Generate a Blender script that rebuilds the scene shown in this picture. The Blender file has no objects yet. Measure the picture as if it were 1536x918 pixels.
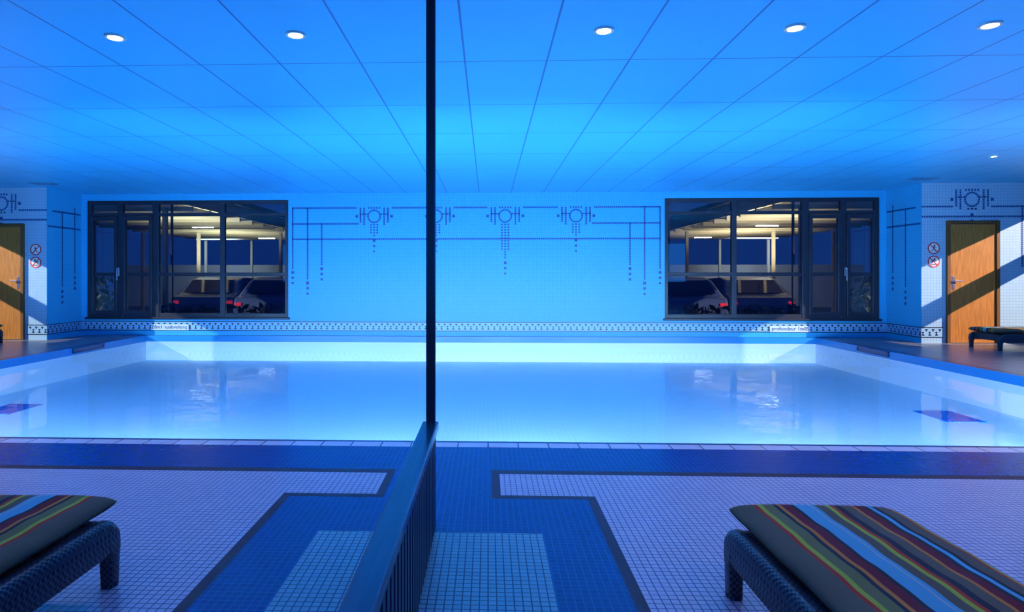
import bpy, bmesh, math, random
from mathutils import Vector, Matrix
random.seed(3)
S=bpy.context.scene
try:
    S.view_settings.view_transform='Standard'
    S.view_settings.look='None'
except Exception as e: print(e)

# ---------------- helpers ----------------
def empty(name,loc=(0,0,0),rotz=0):
    e=bpy.data.objects.new(name,None); S.collection.objects.link(e)
    e.location=loc; e.rotation_euler=(0,0,rotz); e.empty_display_size=.1
    return e
def mesh_obj(name,verts,faces,mats,parent=None,fm=None,smooth=False):
    me=bpy.data.meshes.new(name); me.from_pydata([tuple(v) for v in verts],[],faces)
    for m in (mats if isinstance(mats,(list,tuple)) else [mats]): me.materials.append(m)
    if fm:
        for p,i in zip(me.polygons,fm): p.material_index=i
    if smooth:
        for p in me.polygons: p.use_smooth=True
    me.update()
    o=bpy.data.objects.new(name,me); S.collection.objects.link(o)
    if parent: o.parent=parent
    return o
BF=[(0,3,2,1),(4,5,6,7),(0,1,5,4),(1,2,6,5),(2,3,7,6),(3,0,4,7)]
def boxes(name,bl,mats,parent=None,bevel=0,fm=None):
    V=[];F=[];M=[]
    for b in bl:
        x0,x1,y0,y1,z0,z1=b[:6]; k=len(V)
        V+=[(x0,y0,z0),(x1,y0,z0),(x1,y1,z0),(x0,y1,z0),(x0,y0,z1),(x1,y0,z1),(x1,y1,z1),(x0,y1,z1)]
        F+=[tuple(k+i for i in f) for f in BF]; M+=[b[6] if len(b)>6 else 0]*6
    o=mesh_obj(name,V,F,mats,parent,M)
    if bevel:
        m=o.modifiers.new('bevel','BEVEL'); m.width=bevel; m.segments=2; m.limit_method='ANGLE'
    return o
def cyl(name,c,r,h,mat,parent=None,axis='Z',n=32,r2=None):
    r2=r if r2 is None else r2
    V=[];F=[]
    for i in range(n):
        a=2*math.pi*i/n; V.append((r*math.cos(a),r*math.sin(a),-h/2))
    for i in range(n):
        a=2*math.pi*i/n; V.append((r2*math.cos(a),r2*math.sin(a),h/2))
    F=[(i,(i+1)%n,n+(i+1)%n,n+i) for i in range(n)]+[tuple(reversed(range(n))),tuple(range(n,2*n))]
    R={'Z':Matrix.Identity(3),'Y':Matrix.Rotation(math.pi/2,3,'X'),'X':Matrix.Rotation(math.pi/2,3,'Y')}[axis]
    V=[R@Vector(v)+Vector(c) for v in V]
    return mesh_obj(name,V,F,mat,parent)
def ring(name,c,ro,ri,h,mat,parent=None,axis='Z',n=40):
    V=[];F=[]
    for r,z in((ro,-h/2),(ro,h/2),(ri,h/2),(ri,-h/2)):
        for i in range(n):
            a=2*math.pi*i/n; V.append((r*math.cos(a),r*math.sin(a),z))
    for k in range(4):
        for i in range(n):
            F.append((k*n+i,k*n+(i+1)%n,((k+1)%4)*n+(i+1)%n,((k+1)%4)*n+i))
    R={'Z':Matrix.Identity(3),'Y':Matrix.Rotation(math.pi/2,3,'X')}[axis]
    V=[R@Vector(v)+Vector(c) for v in V]
    return mesh_obj(name,V,F,mat,parent)

# ---------------- materials ----------------
def mat(name,col,rough=.5,metal=0,emit=None,es=0,spec=None):
    m=bpy.data.materials.new(name); m.use_nodes=True
    b=m.node_tree.nodes['Principled BSDF']
    b.inputs['Base Color'].default_value=(*col,1); b.inputs['Roughness'].default_value=rough
    b.inputs['Metallic'].default_value=metal
    if spec is not None: b.inputs['Specular IOR Level'].default_value=spec
    if emit: b.inputs['Emission Color'].default_value=(*emit,1); b.inputs['Emission Strength'].default_value=es
    return m
def tile_mat(name,c1,c2,grout,w,h,mortar,plane='XY',off=(0,0),rough=.3,bump=.15,noise=.0,spec=.5):
    m=mat(name,c1,rough,spec=spec); nt=m.node_tree; N=nt.nodes; L=nt.links; b=N['Principled BSDF']
    g=N.new('ShaderNodeNewGeometry'); s=N.new('ShaderNodeSeparateXYZ'); L.new(g.outputs['Position'],s.inputs[0])
    cb=N.new('ShaderNodeCombineXYZ')
    for k,ax in enumerate(plane):
        a=N.new('ShaderNodeMath'); a.operation='ADD'; a.inputs[1].default_value=-off[k]+100*(w if k==0 else h)
        L.new(s.outputs[ax],a.inputs[0]); L.new(a.outputs[0],cb.inputs[k])
    br=N.new('ShaderNodeTexBrick'); br.offset=0; br.squash=1
    br.inputs['Scale'].default_value=1; br.inputs['Brick Width'].default_value=w; br.inputs['Row Height'].default_value=h
    br.inputs['Mortar Size'].default_value=mortar; br.inputs['Mortar Smooth'].default_value=.1
    br.inputs['Color1'].default_value=(*c1,1); br.inputs['Color2'].default_value=(*c2,1); br.inputs['Mortar'].default_value=(*grout,1)
    L.new(cb.outputs[0],br.inputs['Vector'])
    L.new(br.outputs['Color'],b.inputs['Base Color'])
    if bump:
        bp=N.new('ShaderNodeBump'); bp.inputs['Strength'].default_value=bump; bp.inputs['Distance'].default_value=.002; bp.invert=True
        L.new(br.outputs['Fac'],bp.inputs['Height']); L.new(bp.outputs[0],b.inputs['Normal'])
    return m
M_white=tile_mat('mosaic_white',(.64,.59,.72),(.56,.52,.66),(.05,.06,.2),.03,.03,.0022,rough=.28)
M_patch=tile_mat('mosaic_pale_blue',(.20,.46,.58),(.16,.40,.52),(.010,.05,.14),.03,.03,.0026,rough=.3)
M_blue=tile_mat('mosaic_royal_blue',(.008,.040,.28),(.005,.030,.23),(.014,.085,.36),.03,.03,.0022,rough=.25,bump=0,spec=.3)
M_brown=tile_mat('mosaic_brown',(.07,.018,.04),(.05,.013,.03),(.02,.012,.05),.03,.03,.002,rough=.4,spec=.25)
M_cop=tile_mat('coping_white',(.75,.75,.85),(.68,.68,.8),(.05,.06,.15),.2,.3,.004,off=(0,4.03),rough=.25)
M_navy=mat('navy_edge_tile',(.01,.04,.18),.3)
M_deck=tile_mat('deck_grey_tile',(.24,.26,.33),(.19,.21,.28),(.05,.05,.08),.3,.3,.006,rough=.3)
M_wall=tile_mat('wall_mosaic_XZ',(.03,.44,.80),(.026,.41,.77),(.02,.32,.68),.05,.05,.003,plane='XZ',rough=.4,bump=.05)  # whitish tile, blue of the room lighting put into its colour
M_wallY=tile_mat('wall_mosaic_YZ',(.06,.54,.86),(.05,.51,.84),(.035,.42,.75),.05,.05,.003,plane='YZ',rough=.4,bump=.05)  # side wall tile, also carries the blue lighting in its colour
M_wallD=tile_mat('wall_mosaic_pale',(.36,.58,.80),(.34,.55,.78),(.22,.41,.66),.05,.05,.003,plane='XZ',rough=.4,bump=.05)  # same mosaic, less of the blue light put into its colour
M_plain=mat('wall_plain',(.08,.42,.8),.7)  # blue light cast included in the colour here too
M_ceil=tile_mat('ceiling_panels',(.06,.54,.95),(.055,.52,.94),(.008,.13,.46),.6,1.17,.007,off=(-.17,4.65),rough=.38,bump=.05,spec=.6)  # panel colour includes the blue of the lighting
M_dark=mat('dark_inlay_tile',(.01,.07,.30),.4)
M_black=mat('black_inlay_tile',(.01,.02,.07),.35)
M_pale=mat('pale_inlay_tile',(.28,.52,.78),.35)
M_basin=tile_mat('pool_basin_mosaic',(.70,.85,.95),(.68,.83,.94),(.55,.75,.92),.05,.05,.003,rough=.4,bump=0)
M_basinw=mat('pool_wall_liner',(.90,.88,.95),.5)
M_wline=mat('pool_waterline_tile',(.015,.27,.62),.3)
M_frame=mat('window_frame_anthracite',(.012,.018,.04),.4)
M_metal=mat('brushed_metal',(.6,.6,.65),.25,1)
M_post=mat('post_dark_metal',(.01,.015,.035),.35,.3)
M_rail=mat('rail_painted_steel',(.02,.07,.15),.25,.5)
M_slat=mat('slat_dark',(.010,.025,.07),.4)
M_mirror=mat('mirror_glass',(.72,.87,.95),.0,1)

def wood_mat():
    m=mat('oak_door',(.5,.2,.05),.4); nt=m.node_tree;N=nt.nodes;L=nt.links
    tc=N.new('ShaderNodeNewGeometry'); mp=N.new('ShaderNodeMapping'); mp.inputs['Scale'].default_value=(14,14,1.2)
    n=N.new('ShaderNodeTexNoise'); n.inputs['Scale'].default_value=3; n.inputs['Detail'].default_value=6
    r=N.new('ShaderNodeValToRGB'); r.color_ramp.elements[0].color=(.32,.11,.018,1); r.color_ramp.elements[1].color=(.58,.23,.04,1)
    r.color_ramp.elements[0].position=.3; r.color_ramp.elements[1].position=.7
    L.new(tc.outputs['Position'],mp.inputs[0]);L.new(mp.outputs[0],n.inputs['Vector']);L.new(n.outputs[0],r.inputs[0]);L.new(r.outputs[0],N['Principled BSDF'].inputs['Base Color'])
    return m
M_wood=wood_mat()

def glass_mat(name,tcol,fscale,ior=1.45,bump=False,rough=0.0):
    m=bpy.data.materials.new(name); m.use_nodes=True; nt=m.node_tree;N=nt.nodes;L=nt.links
    N.remove(N['Principled BSDF']); out=N['Material Output']
    t=N.new('ShaderNodeBsdfTransparent'); t.inputs[0].default_value=(*tcol,1)
    g=N.new('ShaderNodeBsdfGlossy'); g.inputs['Roughness'].default_value=rough
    f=N.new('ShaderNodeFresnel'); f.inputs['IOR'].default_value=ior
    mu=N.new('ShaderNodeMath'); mu.operation='MULTIPLY'; mu.inputs[1].default_value=fscale; mu.use_clamp=True
    mx=N.new('ShaderNodeMixShader'); L.new(f.outputs[0],mu.inputs[0]); L.new(mu.outputs[0],mx.inputs[0])
    L.new(t.outputs[0],mx.inputs[1]);L.new(g.outputs[0],mx.inputs[2]);L.new(mx.outputs[0],out.inputs['Surface'])
    if bump:
        ge=N.new('ShaderNodeNewGeometry'); n=N.new('ShaderNodeTexNoise'); n.inputs['Scale'].default_value=2.0; n.inputs['Detail'].default_value=4
        b=N.new('ShaderNodeBump'); b.inputs['Strength'].default_value=.45; b.inputs['Distance'].default_value=.012
        L.new(ge.outputs['Position'],n.inputs['Vector']);L.new(n.outputs[0],b.inputs['Height'])
        L.new(b.outputs[0],g.inputs['Normal']);L.new(b.outputs[0],f.inputs['Normal'])
    return m
M_water=glass_mat('pool_water',(.80,.95,1),.50,1.33,True,.015)
M_glass=glass_mat('window_glass',(.74,.82,.95),1.7,1.45)

# ---------------- dimensions ----------------
HC=2.70; D=11.9; XL=-7.5; XR=9.7; YF=-3.0
PX0,PX1,PY0,PY1=-5.4,6.0,4.31,11.84
WX0,WX1,WZ0,WZ1=3.28,7.19,.34,2.58
CX=7.3; CY=10.95; MX=-.256; MY=2.82

# ---------------- floor ----------------
def fmat(x,y):
    if PX0<x<PX1 and PY0<y<PY1: return None
    if y>PY1: return 5
    if PX0-.15<x<PX1+.15 and y>4.16:
        if y<4.27: return 4
        return 5
    if y>=4.16 or x>6.15: return 6
    if x>.02 and 3.60<=y<=3.67: return 3
    if .02<=x<=.065 and 3.20<=y<=3.67: return 3
    if .02<=x<=.545 and 3.20<=y<=3.25: return 3
    if .50<=x<=.545 and y<3.25: return 3
    if x>.065 and 3.25<y<3.60: return 0
    if x>.545 and y<3.6: return 0
    if -.265<x<.235 and y<2.77: return 1
    return 2
xs=sorted({XL,PX0-.15,PX0,-.265,.02,.065,.235,.50,.545,PX1,PX1+.15,XR,CX})
ys=sorted({YF,2.77,3.20,3.25,3.60,3.67,4.16,4.27,PY0,PY1,D,CY})
V=[];F=[];FM=[]
for i in range(len(xs)-1):
    for j in range(len(ys)-1):
        cx=(xs[i]+xs[i+1])/2; cy=(ys[j]+ys[j+1])/2; k=fmat(cx,cy)
        if k is None: continue
        n=len(V); V+=[(xs[i],ys[j],0),(xs[i+1],ys[j],0),(xs[i+1],ys[j+1],0),(xs[i],ys[j+1],0)]
        F.append((n,n+1,n+2,n+3)); FM.append(k)
mesh_obj('floor',V,F,[M_white,M_patch,M_blue,M_brown,M_cop,M_navy,M_deck],None,FM)

# ---------------- pool ----------------
pool=empty('swimming_pool')
ZW=-.107; ZB=-.47
V=[];F=[];FM=[]
def addq(vs,m):
    n=len(V); V.extend(vs); F.append((n,n+1,n+2,n+3)); FM.append(m)
addq([(PX0,PY0,ZB),(PX1,PY0,ZB),(PX1,PY1,ZB),(PX0,PY1,ZB)],0)
for (z0,z1,m) in ((ZB,-.115,1),(-.115,0,2)):
    addq([(PX0,PY1,z0),(PX1,PY1,z0),(PX1,PY1,z1),(PX0,PY1,z1)],m)
    addq([(PX0,PY0,z0),(PX1,PY0,z0),(PX1,PY0,z1),(PX0,PY0,z1)],m)
    addq([(PX1,PY0,z0),(PX1,PY1,z0),(PX1,PY1,z1),(PX1,PY0,z1)],m)
    addq([(PX0,PY0,z0),(PX0,PY1,z0),(PX0,PY1,z1),(PX0,PY0,z1)],m)
mesh_obj('basin',V,F,[M_basin,M_basinw,M_wline],pool,FM)
mesh_obj('water',[(PX0,PY0,ZW),(PX1,PY0,ZW),(PX1,PY1,ZW),(PX0,PY1,ZW)],[(0,1,2,3)],M_water,pool)
M_grate=mat('drain_grate_blue',(.004,.17,.6),.8,spec=.1)
boxes('drain_grate',[(5.02,5.44,7.1,7.68,ZB,ZB+.006)]+[(5.04+i*.05,5.065+i*.05,7.12,7.66,ZB+.006,ZB+.009) for i in range(8)],M_grate,pool)
boxes('skimmer',[(5.975,6.0,9.7,10.5,-.085,-.07),(5.975,6.0,9.7,10.5,-.02,-.005),(5.975,6.0,9.7,9.72,-.085,-.005),(5.975,6.0,10.48,10.5,-.085,-.005),(5.99,6.0,9.7,10.5,-.085,-.005)],M_navy,pool)

# ---------------- walls ----------------
wb=empty('wall_back')
T=.16
boxes('wall_panel',[(XL,WX0,D,D+T,0,HC),(WX1,CX+.1,D,D+T,0,HC),(WX0,WX1,D,D+T,0,WZ0),(WX0,WX1,D,D+T,WZ1,HC)],M_wall,wb)
boxes('wall_side',[(CX,CX+.12,CY+.15,D,0,HC)],M_wallY)
wd=empty('wall_door_side')
boxes('wall_panel',[(CX+.01,XR+.1,CY,CY+.15,0,HC)],M_wallD,wd)
boxes('wall_corner',[(CX,CX+.01,CY,CY+.15,0,HC)],M_wallY,wd)
ry0,ry1,rz0,rz1=8.7,10.75,.6,2.6
boxes('wall_right',[(XR,XR+.15,YF,ry0,0,HC),(XR,XR+.15,ry1,CY,0,HC),(XR,XR+.15,ry0,ry1,0,rz0),(XR,XR+.15,ry0,ry1,rz1,HC)],M_plain)
boxes('stripe_casting_window',[(XR+.03,XR+.09,ry0,ry1,z,z+h) for z,h in((rz0,.07),(1.62,.26),(rz1-.16,.16))]+[(XR+.03,XR+.09,y,y+.06,rz0,rz1) for y in (ry0,ry1-.06)],M_frame)  # unseen; bars shaped to cast the diagonal stripes on the door wall
boxes('wall_left',[(XL-.15,XL,YF,D,0,HC)],M_plain)
boxes('wall_front',[(XL,XR,YF-.15,YF,0,HC)],M_plain)
boxes('ceiling',[(XL-.15,XR+.15,YF-.15,D+T,HC,HC+.1)],M_ceil)

# ---------------- mosaic decoration ----------------
def deco(name,segs,mapf,mats):
    V=[];F=[];FM=[]
    for (u,v,s,m) in segs:
        h=s/2;n=len(V)
        for du,dv in((-h,-h),(h,-h),(h,h),(-h,h)):
            V.append(mapf(u+du,v+dv))
        F.append((n,n+1,n+2,n+3)); FM.append(m)
    return mesh_obj(name,V,F,mats,None,FM)
def line(sq,u0,v0,u1,v1,s=.030,st=.036,m=0):
    L=math.hypot(u1-u0,v1-v0); n=max(1,int(round(L/st)))
    for i in range(n+1):
        sq.append((u0+(u1-u0)*i/n,v0+(v1-v0)*i/n,s,m))
def motif(sq,x,z,tail):
    for k in range(20):
        a=2*math.pi*k/20; sq.append((x+.115*math.cos(a),z+.115*math.sin(a),.03,0))
    for dx in(-.26,-.19,.19,.26): line(sq,x+dx,z+.15,x+dx,z-(.15 if abs(dx)<.2 else .1))
    line(sq,x-.26,z+.04,x-.13,z+.04,.03,.045); line(sq,x+.13,z+.04,x+.26,z+.04,.03,.045)
    line(sq,x-.1,z+.16,x+.1,z+.16,.03,.045)
    for dx in(-.06,0,.06): line(sq,x+dx,z-.16,x+dx,z-.16-tail*(1 if dx==0 else .75),.03,.05)
    for k in range(3): sq.append((x,z-.26-tail-k*.1,.05-.008*k,0))
    for dx in(-.33,.33): sq.append((x+dx,z,.05,0))
sq=[]
for i,x in enumerate([-2.3,-.98,.32,1.64]):
    motif(sq,x,2.26,.62 if abs(x-.32)<.1 else .2)
for s in(1,-1):
    f=lambda x:.32+s*(x-.32)
    line(sq,f(3.195),2.42,f(3.195),1.28); line(sq,f(2.91),2.42,f(2.91),1.08); line(sq,f(2.64),2.12,f(2.64),1.35)
    for xx,z0 in((3.195,1.2),(2.91,1.0),(2.64,1.27)):
        for k in range(3): sq.append((f(xx),z0-k*.1,.055-.006*k,0))
    line(sq,f(1.95),2.12,f(3.195),2.12)
xsn=[-2.55,-2.3,-.98,.32,1.64,3.195]
for a,b in zip(xsn[:-1],xsn[1:]):
    if b-a>.5:
        line(sq,a+(.35 if a>-2.5 else 0),2.42,b-(.35 if b<3 else 0),2.42)
line(sq,-2.5,1.83,3.195,1.83)
deco('trim_mosaic_back',sq,lambda u,v:(u,D-.004,v),[M_dark])
def band(name,u0,u1,mapf):
    V=[];F=[];FM=[]
    def q(pts,m):
        n=len(V); V.extend(mapf(*p) for p in pts); F.append(tuple(range(n,n+len(pts)))); FM.append(m)
    q([(u0,.10,0),(u1,.10,0),(u1,.26,0),(u0,.26,0)],0)
    q([(u0,.255,1),(u1,.255,1),(u1,.27,1),(u0,.27,1)],1)
    q([(u0,.09,1),(u1,.09,1),(u1,.105,1),(u0,.105,1)],1)
    n=int((u1-u0)/.11)
    for i in range(n):
        a=u0+i*.11
        q([(a,.125,1),(a+.055,.125,1),(a+.0275,.17,1)],1)
        q([(a+.055,.235,1),(a+.0825,.19,1),(a+.11,.235,1)],1)
        q([(a+.0,.18,1),(a+.025,.165,1),(a+.05,.18,1),(a+.025,.195,1)],1)
    return mesh_obj(name,V,F,[M_pale,M_black],None,FM)
band('baseboard_back',XL,CX,lambda u,v,k=0:(u,D-.003-.002*k,v))
band('baseboard_side',CY,D,lambda u,v,k=0:(CX-.003-.002*k,u,v))
band('baseboard_door_side',CX,7.66,lambda u,v,k=0:(u,CY-.003-.002*k,v))
sq=[]
line(sq,11.1,2.30,11.85,2.30); line(sq,10.98,2.02,11.85,2.02)
line(sq,11.7,2.4,11.7,1.2); line(sq,11.35,2.3,11.35,.95)
for k in range(3): sq.append((11.7,1.1-k*.1,.05,0)); sq.append((11.35,.85-k*.1,.05,0))
deco('trim_mosaic_side',sq,lambda u,v:(CX-.004,u,v),[M_dark])
sq=[]
motif(sq,8.13,2.42,.0)
line(sq,7.32,2.3,7.8,2.3); line(sq,8.46,2.3,9.6,2.3); line(sq,7.32,2.13,9.6,2.13)
line(sq,8.95,2.3,8.95,1.3); line(sq,9.2,2.3,9.2,1.0)
deco('trim_mosaic_door_side',sq,lambda u,v:(u,CY-.004,v),[M_dark])

# ---------------- window ----------------
win=empty('window_1')
fr=[];w=.07;ya,yb=D+.02,D+.10
for x in(WX0,WX1-w): fr.append((x,x+w,ya,yb,WZ0,WZ1))
for z,hh in((WZ0,.08),(WZ1-.07,.07),(2.28,.06),(1.13,.07)): fr.append((WX0,WX1,ya+.001,yb-.001,z,z+hh))
for x,ww in((4.56,.09),(5.86,.12),(6.55,.10)): fr.append((x-ww/2,x+ww/2,ya-.01,yb,WZ0,WZ1))
for x0,x1 in((5.92,6.50),(6.60,7.12)):
    for x in(x0,x1-.06): fr.append((x,x+.06,ya-.03,yb-.03,WZ0+.06,2.28))
    for z in(WZ0+.06,2.20): fr.append((x0,x1,ya-.029,yb-.031,z,z+.07))
fr.append((WX0-.03,WX1+.03,D-.03,D+.12,WZ0-.035,WZ0+.005))
boxes('frame',fr,M_frame,win,bevel=.006)
boxes('glass',[(WX0+.03,WX1-.03,D+.055,D+.061,WZ0+.03,WZ1-.03)],M_glass,win)
boxes('handle',[(6.535,6.565,D-.05,D-.02,1.13,1.30),(6.54,6.56,D-.08,D-.05,1.25,1.28),(6.545,6.57,D-.09,D-.07,1.05,1.28)],M_metal,win,bevel=.004)

# ---------------- door ----------------
d=empty('door_1')
dx0,dx1=7.70,8.56
boxes('leaf',[(dx0+.06,dx1-.06,CY-.022,CY-.001,.01,2.0)],M_wood,d,bevel=.003)
boxes('frame',[(dx0,dx0+.055,CY-.045,CY-.001,0,2.06),(dx1-.055,dx1,CY-.045,CY-.001,0,2.06),(dx0+.055,dx1-.055,CY-.045,CY-.001,2.005,2.06)],mat('door_frame_oak',(.16,.07,.02),.4),d,bevel=.004)
boxes('handle',[(dx0+.09,dx0+.13,CY-.03,CY-.022,.9,1.13),(dx0+.10,dx0+.12,CY-.07,CY-.03,1.04,1.06),(dx0+.10,dx0+.22,CY-.085,CY-.065,1.038,1.062)],M_metal,d,bevel=.004)

# ---------------- prohibition signs ----------------
M_sw=mat('sign_white',(.85,.85,.9),.4); M_sr=mat('sign_red',(.65,.02,.04),.4); M_sb=mat('sign_black',(.02,.02,.03),.4)
def sign(z,kind):
    e=empty('prohibition_sign',(7.50,CY-.004,z))
    cyl('disc',(0,0,0),.10,.006,M_sw,e,'Y'); ring('red_ring',(0,-.004,0),.10,.082,.004,M_sr,e,'Y')
    def limb(nm,a,b,w,mt,y=-.0045):
        a=Vector(a);b=Vector(b);dd=(b-a).normalized();p=Vector((-dd.y,dd.x))*w
        pts=[a+p,b+p,b-p,a-p]
        mesh_obj(nm,[(q.x,y,q.y) for q in pts],[(0,1,2,3)],mt,e)
    cyl('figure_head',(.012,-.004,.045),.013,.002,M_sb,e,'Y',16)
    if kind==0:
        P=[((.01,.03),(-.005,-.01),.009),((-.005,-.01),(.03,-.03),.006),((.03,-.03),(.02,-.06),.006),((-.005,-.01),(-.02,-.045),.006),((-.02,-.045),(-.05,-.045),.006),((.01,.025),(.04,.005),.005),((.01,.025),(-.03,.02),.005)]
    else:
        P=[((.01,.03),(-.02,-.0),.009),((-.02,0),(-.05,.015),.006),((-.02,0),(-.035,-.03),.006),((.01,.03),(.045,.0),.006),((-.06,-.045),(.06,-.045),.005),((-.05,-.06),(.05,-.06),.004)]
    for i,(a,b,w) in enumerate(P): limb('figure_limb_%d'%i,a,b,w,M_sb)
    limb('red_slash',(-.062,.062),(.062,-.062),.008,M_sr,-.0055)
sign(1.60,0); sign(1.375,1)

ds=empty('depth_sign')
boxes('plate',[(5.20,5.93,D-.016,D-.006,.10,.21)],mat('plate_pale',(.62,.75,.92),.4),ds)
cu=bpy.data.curves.new('depth_text','FONT'); cu.body='profondeur 1m85'; cu.size=.095; cu.extrude=.001
to=bpy.data.objects.new('lettering',cu); S.collection.objects.link(to); to.parent=ds
to.location=(5.23,D-.018,.13); to.rotation_euler=(math.pi/2,0,0); cu.materials.append(M_black)

# ---------------- mirrored glass partition ----------------
gp=empty('mirrored_glass_partition')
boxes('glass',[(MX-.01,MX,YF+.05,MY,.45,HC-.001)],M_mirror,gp)
boxes('post',[(MX-.008,MX+.016,MY,MY+.03,0,HC-.001)],M_post,gp)
boxes('post_trim',[(MX+.016,MX+.021,MY,MY+.03,0,HC-.001)],M_rail,gp)
boxes('sill_rail',[(MX-.02,MX+.036,YF+.05,MY,.437,.475)],M_rail,gp,bevel=.006)
sl=[(MX-.01,MX+.008,YF+.05,MY,0,.437)]
y=YF+.1
while y<MY-.02:
    sl.append((MX+.008,MX+.026,y,y+.035,0.02,.437)); y+=.062
boxes('slatted_panel',sl,M_slat,gp)

# ---------------- downlights ----------------
M_lamp=mat('lamp_glow',(1,1,1),.5,emit=(1,.92,.85),es=14)
M_trim=mat('lamp_trim',(.8,.75,.7),.3)
def downlight(x,y,power=25,r=.05,spot=True):
    e=empty('recessed_downlight',(x,y,HC))
    ring('bezel',(0,0,-.006),r+.014,r-.004,.012,M_trim,e)
    cyl('lens',(0,0,-.003),r,.006,M_lamp,e)
    if spot:
        l=bpy.data.lights.new('spot','SPOT'); l.energy=power; l.color=(1,.76,.90); l.spot_size=2.4; l.spot_blend=.9; l.shadow_soft_size=.05
        o=bpy.data.objects.new('spot',l); S.collection.objects.link(o); o.parent=e; o.location=(0,0,-.03)
for x,pw in((.74,12),(1.94,26),(3.14,34),(4.34,34),(5.54,28)): downlight(x,4.08,pw)
for x in(-1.66,-2.86): downlight(x,4.08)
for x,pw in ((.74,5),(1.94,18),(3.14,24)): downlight(x,.6,pw)
downlight(6.62,8.54,12,.035)
vent=empty('ceiling_air_vent',(7.0,10.45,HC))
boxes('grille',[(-.2,.2,-.1,.1,-.008,-.001)]+[(-.18,.18,-.09+i*.035,-.075+i*.035,-.014,-.008) for i in range(6)],mat('vent_grey',(.08,.25,.5),.5),vent)

# ---------------- lounger ----------------
def wicker():
    m=mat('wicker_cane',(.03,.045,.08),.35); nt=m.node_tree;N=nt.nodes;L=nt.links;b=N['Principled BSDF']
    tc=N.new('ShaderNodeTexCoord')
    ch=N.new('ShaderNodeTexChecker'); ch.inputs['Scale'].default_value=90
    ch.inputs['Color1'].default_value=(.08,.09,.12,1); ch.inputs['Color2'].default_value=(.010,.014,.028,1)
    L.new(tc.outputs['Object'],ch.inputs['Vector']); L.new(ch.outputs[0],b.inputs['Base Color'])
    bp=N.new('ShaderNodeBump'); bp.inputs['Strength'].default_value=.6; bp.inputs['Distance'].default_value=.004
    L.new(ch.outputs['Fac'],bp.inputs['Height']); L.new(bp.outputs[0],b.inputs['Normal'])
    return m
M_wick=wicker()
def stripes():
    m=mat('striped_canvas',(.3,.3,.3),.85); nt=m.node_tree;N=nt.nodes;L=nt.links;b=N['Principled BSDF']
    tc=N.new('ShaderNodeTexCoord'); s=N.new('ShaderNodeSeparateXYZ'); L.new(tc.outputs['Object'],s.inputs[0])
    a=N.new('ShaderNodeMath'); a.operation='MULTIPLY_ADD'; a.inputs[1].default_value=1/.58; a.inputs[2].default_value=.5
    L.new(s.outputs['X'],a.inputs[0])
    r=N.new('ShaderNodeValToRGB'); r.color_ramp.interpolation='CONSTANT'
    G=(.13,.115,.07);OL=(.18,.19,.06);RU=(.50,.04,.015);LI=(.40,.50,.04);SK=(.09,.45,.62);MA=(.17,.008,.02);BK=(.015,.018,.03);WH=(.5,.5,.48);OR=(.65,.22,.03)
    st=[(0,G),(.13,RU),(.155,LI),(.18,OL),(.25,BK),(.27,OR),(.295,MA),(.35,BK),(.375,SK),(.46,WH),(.468,SK),(.49,G),(.55,LI),(.575,RU),(.60,BK),(.64,G),(.70,OR),(.72,MA),(.77,BK),(.80,SK),(.825,BK),(.85,G),(.92,RU),(.94,LI),(.96,G)]
    el=r.color_ramp.elements
    while len(el)>1: el.remove(el[0])
    el[0].position=0; el[0].color=(*st[0][1],1)
    for p,c in st[1:]:
        e=el.new(p); e.color=(*c,1)
    L.new(a.outputs[0],r.inputs[0]); L.new(r.outputs[0],b.inputs['Base Color'])
    n=N.new('ShaderNodeTexNoise'); n.inputs['Scale'].default_value=300
    bp=N.new('ShaderNodeBump'); bp.inputs['Strength'].default_value=.2; bp.inputs['Distance'].default_value=.002
    L.new(tc.outputs['Object'],n.inputs['Vector']);L.new(n.outputs[0],bp.inputs['Height']);L.new(bp.outputs[0],b.inputs['Normal'])
    return m
M_str=stripes()
def sweep(name,pts,parent,xc):
    P=[]
    for (a,b) in zip(pts[:-1],pts[1:]):
        L=math.hypot(b[0]-a[0],b[1]-a[1]); n=max(1,int(L/.004))
        for i in range(n):
            t=i/n; P.append(tuple(a[k]+(b[k]-a[k])*t for k in range(4)))
    P.append(pts[-1]); V=[];F=[];n=40;s=0
    for i,p in enumerate(P):
        q=P[min(i+2,len(P)-1)];o=P[max(i-2,0)]
        ty,tz=q[0]-o[0],q[1]-o[1];l=math.hypot(ty,tz) or 1;ty/=l;tz/=l
        ny,nz=-tz,ty
        if i: s+=math.hypot(p[0]-P[i-1][0],p[1]-P[i-1][1])
        for k in range(n):
            a=2*math.pi*k/n; c,sn=math.cos(a),math.sin(a)
            e=.5; cu=math.copysign(abs(c)**e,c); su=math.copysign(abs(sn)**e,sn)
            m=1+.04*math.sin(s*2*math.pi/.022)*(1 if (k//2)%2 else -1)
            V.append((xc+p[2]*cu*m,p[0]+ny*p[3]*su*(1+(m-1)*.4),p[1]+nz*p[3]*su*(1+(m-1)*.4)))
    for i in range(len(P)-1):
        for k in range(n):
            F.append((i*n+k,i*n+(k+1)%n,(i+1)*n+(k+1)%n,(i+1)*n+k))
    m=len(P)-1
    F.append(tuple(range(n))); F.append(tuple(m*n+k for k in reversed(range(n))))
    return mesh_obj(name,V,F,M_wick,parent,smooth=True)
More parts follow.
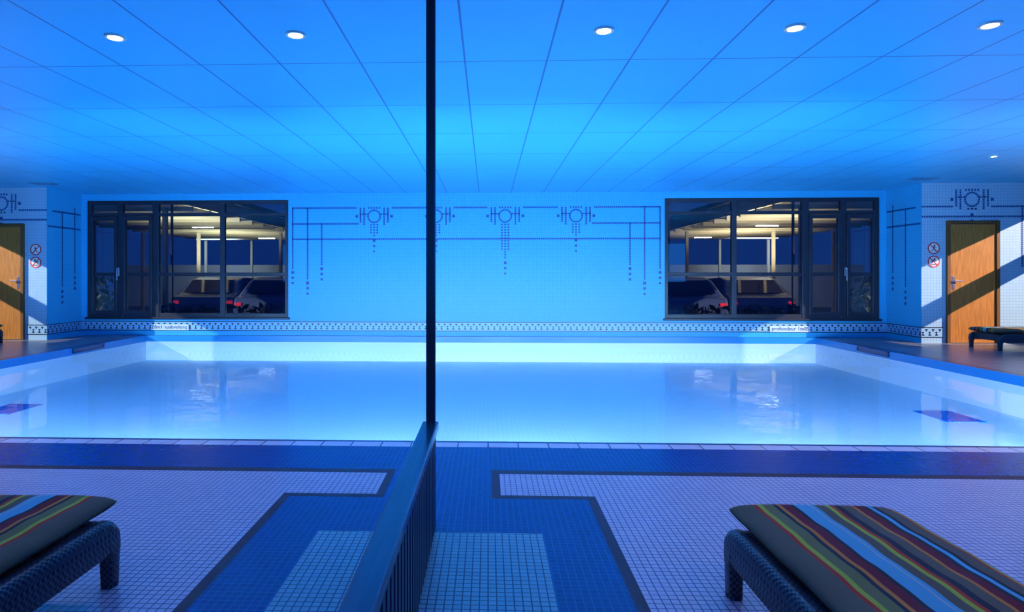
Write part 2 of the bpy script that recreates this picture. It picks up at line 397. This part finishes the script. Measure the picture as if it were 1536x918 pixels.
def cushion(name,W,L,T,parent,loc,rx=0):
    nx,ny=28,60; V=[];F=[]
    us=[math.sin((i/nx-.5)*math.pi) for i in range(nx+1)]
    vs=[math.sin((i/ny-.5)*math.pi)*.35+(i/ny*2-1)*.65 for i in range(ny+1)]
    def h(u,v):
        return (max(0,1-abs(u)**9)**.5)*(max(0,1-abs(v)**36)**.5)
    for sgn in(1,-1):
        for v in vs:
            for u in us:
                w=.0018*math.sin(v*15+u*2)+.001*math.sin(v*31-u*5)
                V.append((u*W/2*(1-.008*abs(math.sin(v*7))),v*L/2,T/2+sgn*T/2*h(u,v)*(1 if sgn<0 else .92+.12*(1-u*u))+w*(sgn>0)*h(u,v)))
    n=nx+1;o=(nx+1)*(ny+1)
    for j in range(ny):
        for i in range(nx):
            a=j*n+i; F.append((a,a+1,a+n+1,a+n)); F.append((o+a,o+a+n,o+a+n+1,o+a+1))
    ob=mesh_obj(name,V,F,M_str,parent,smooth=True); ob.location=loc; ob.rotation_euler=(rx,0,0)
    return ob
def lounger(loc,rotz,L=1.95,backang=.6,bl_=.62,ct=.058):
    e=empty('sun_lounger',loc,rotz); hw=.285; zr=.19; ht=.068
    for i,s in enumerate((-1,1)):
        end=[(.03,0,.024,.026),(.03,.10,.026,.03),(.034,.14,.028,.04),(.048,.17,.031,.052),(.075,.186,.033,.062),(.12,.19,.034,.068),(.3,zr,.034,ht)]
        pts=[(L-y,z,a,b) for y,z,a,b in end]+list(reversed(end))
        sweep('side_frame_%d'%(i+1),pts,e,s*hw)
        for k,yy in enumerate((.03,L-.03)): cyl('foot_%d_%d'%(i,k),(s*hw,yy,.008),.028,.016,M_black,e)
    bl=[(-hw,hw,y0,y0+.045,.14,.245) for y0 in(.05,L-.10)]+[(-hw+.02,hw-.02,.25+i*.085,.25+i*.085+.06,.225,.245) for i in range(int((L-.4)/.085))]
    boxes('cross_slats',bl,M_wick,e,bevel=.008)
    cushion('seat_cushion',.575,L-bl_,ct,e,(0,bl_+(L-bl_)/2+.02,.260))
    b=empty('backrest',(0,bl_-.02,.25)); b.parent=e; b.rotation_euler=(-backang,0,0)
    boxes('back_frame',[(-hw+.01,-hw+.05,-.66,0,-.03,.0),(hw-.05,hw-.01,-.66,0,-.03,.0)]+[(-hw+.05,hw-.05,-.66+i*.1,-.62+i*.1,-.025,-.003) for i in range(7)],M_wick,b,bevel=.006)
    cushion('back_cushion',.57,.66,.06,b,(0,-.33,.003))
    return e
lounger((1.145,.33,0),0)
lounger((9.62,10.1,0),math.pi/2,L=1.95,backang=.2,bl_=.5,ct=.075)

# ---------------- exterior ----------------
GZ=-.35
boxes('ground_outside',[(-10,40,D+T+.01,45,GZ-.1,GZ)],mat('asphalt',(.03,.035,.05),.6))
cp=empty('car_park_canopy')
M_conc=mat('concrete_warm',(.40,.38,.32),.8)
M_beam=mat('beam_painted',(.42,.36,.24),.7)
M_dk=mat('dark_cladding',(.02,.025,.04),.6)
M_br=mat('brick_brown',(.12,.06,.04),.7)
boxes('roof',[(7.2,13,15,30,3.35,3.5)],mat('roof_dark',(.03,.025,.03),.8),cp)
bl=[]
for i in range(8): bl.append((7.4+i*.75,7.48+i*.75,15,30,3.0,3.35))
for i in range(14): bl.append((7.2,13,15.2+i*1.05,15.28+i*1.05,2.82,2.95))
boxes('beams',bl,M_beam,cp)
boxes('columns',[(x,x+.10,y,y+.10,GZ,2.82) for x in(7.4,10.6,12.8) for y in(15.3,24,29.5)],M_beam,cp)
boxes('rear_wall',[(8,18,31,31.2,GZ,1.7)],M_conc,cp)
boxes('tube_lamps',[(8.8,9.5,y,y+.06,2.78,2.80) for y in(21.1,27.3)],mat('tube_glow',(1,1,1),.5,emit=(1,.88,.68),es=26),cp)
for y,x in((17.5,8.2),(23,9.6)):
    l=bpy.data.lights.new('canopy_light','AREA'); l.energy=320; l.color=(1,.78,.45); l.size=1; l.spread=math.radians(110)
    o=bpy.data.objects.new('canopy_light',l); S.collection.objects.link(o); o.parent=cp; o.location=(x,y,.8); o.rotation_euler=(math.pi-.3,0,0)
l=bpy.data.lights.new('rear_light','AREA'); l.energy=90; l.color=(.9,.95,1); l.size=2
o=bpy.data.objects.new('rear_light',l); S.collection.objects.link(o); o.parent=cp; o.location=(12,28.5,2.6); o.rotation_euler=(math.radians(60),0,0)
boxes('dark_building',[(-4,6.1,21.5,23,1.9,4.6),(-4,6.1,21.51,23,GZ,1.9,1)],[M_dk,M_br])
boxes('dark_building',[(13.2,24,16,17,GZ,5)],M_dk)
boxes('boundary_wall',[(10.0,14,13.6,13.8,GZ,2.2)],M_dk)
def hedge(x0,x1,y,z1):
    V=[];F=[]
    for i in range(900):
        c=Vector((random.uniform(x0,x1),y+random.uniform(-.2,.2),random.uniform(GZ+.1,z1)))
        a=Vector([random.uniform(-1,1) for _ in range(3)]).normalized()*.1; b=Vector([random.uniform(-1,1) for _ in range(3)]).normalized()*.05
        n=len(V); V+=[c-a,c+b,c+a,c-b]; F.append((n,n+1,n+2,n+3))
    mesh_obj('hedge',V,F,mat('hedge_leaf',(.04,.06,.03),.6))
hedge(2.5,6.6,13.4,.5)
hedge(7.6,9.2,13.4,1.1)
M_tail=mat('tail_glow',(.6,0,0),.4,emit=(1,.03,.05),es=.7)
M_tyre=mat('tyre',(.01,.01,.012),.7); M_cg=mat('car_glass',(.01,.015,.03),.05)
def car(x,y,col):
    e=empty('parked_car',(x,y,GZ)); M=mat('car_paint',col,.25,.4)
    prof=[(0,.35),(0,.75),(.08,.95),(.35,1.0),(.75,1.38),(1.2,1.45),(2.1,1.42),(2.9,1.0),(3.9,.88),(4.2,.7),(4.22,.35)]
    V=[];F=[];n=len(prof)
    for xs_ in(-.85,.85):
        for(py,pz) in prof:
            ins=.82 if pz>1.1 else 1
            V.append((xs_*ins,py,pz))
    F=[(i,(i+1)%n,n+(i+1)%n,n+i) for i in range(n)]+[tuple(reversed(range(n))),tuple(range(n,2*n))]
    o=mesh_obj('body',V,F,M,e); m=o.modifiers.new('b','BEVEL'); m.width=.05; m.segments=3
    mesh_obj('rear_window',[(-.66,.34,1.03),(.66,.34,1.03),(.58,.70,1.36),(-.58,.70,1.36)],[(0,1,2,3)],M_cg,e).location=(0,-.02,.02)
    for sx in(-1,1):
        boxes('tail_lamp_%d'%sx,[(sx*.72-.08,sx*.72+.08,-.02,.02,.76,.84)],M_tail,e,bevel=.01)
        for wy in(.8,3.4): cyl('wheel',(sx*.8,wy,.31),.31,.2,M_tyre,e,'X')
car(4.85,15.2,(.10,.14,.26)); car(7.0,16.4,(.12,.16,.28))
lp=empty('street_lamp',(6.9,14.6,GZ))
cyl('pole',(0,0,1.9),.03,3.8,M_dk,lp); cyl('head',(0,0,3.85),.18,.12,mat('lamp_warm',(1,1,1),.5,emit=(1,.6,.2),es=8),lp)

# ---------------- lights ----------------
def area(name,loc,rot,sx,sy,e,col,spread=None):
    l=bpy.data.lights.new(name,'AREA'); l.shape='RECTANGLE'; l.size=sx; l.size_y=sy; l.energy=e; l.color=col
    if spread: l.spread=math.radians(spread)
    o=bpy.data.objects.new(name,l); S.collection.objects.link(o); o.location=loc; o.rotation_euler=rot; return o
for i,x in enumerate((-4.2,-1.9,.4,2.7,4.9)):
    o=area('pool_lamp',(x,PY0+.05,-.27),(math.radians(90-12),0,0),1.6,.2,72,(.46,.70,1),80); o.parent=pool
    yaw={0:.25,3:-.12,4:-.42}.get(i,0)
    o=area('ceiling_fill_light',(x,PY0+.12,-.27),(math.radians(90+33),0,yaw),1.0,.15,34,(.42,.72,1),74); o.parent=pool  # added beams aimed up to brighten the far ceiling, not pool fittings
for x in(-5,1.2,6.5): area('blue_fill_light',(x,YF+.1,1.7),(math.pi/2,0,0),3.5,1.6,38,(.02,.30,1))  # added blue room fill behind the camera, not a wall fitting
p=Vector((9.7,9.75,2.1))+Vector((1,-.7,.5))*10
l=bpy.data.lights.new('street_flood','SPOT'); l.energy=24000; l.color=(1,.76,.56); l.spot_size=.35; l.spot_blend=.3; l.shadow_soft_size=.06
o=bpy.data.objects.new('street_flood',l); S.collection.objects.link(o); o.location=p
o.rotation_euler=(Vector((9.7,9.75,2.1))-p).to_track_quat('-Z','Y').to_euler()

w=bpy.data.worlds.new('dusk'); S.world=w; w.use_nodes=True
bg=w.node_tree.nodes['Background']; bg.inputs[0].default_value=(.03,.12,.5,1); bg.inputs[1].default_value=.3

# ---------------- camera ----------------
c=bpy.data.cameras.new('camera'); co=bpy.data.objects.new('camera',c); S.collection.objects.link(co)
c.sensor_width=36; c.lens=950/1536*36; c.clip_start=.01
c.shift_x=(768-698)/1536; c.shift_y=(415-459)/1536
co.location=(0,0,1.12); co.rotation_euler=(math.pi/2,0,math.radians(2.06))
S.camera=co
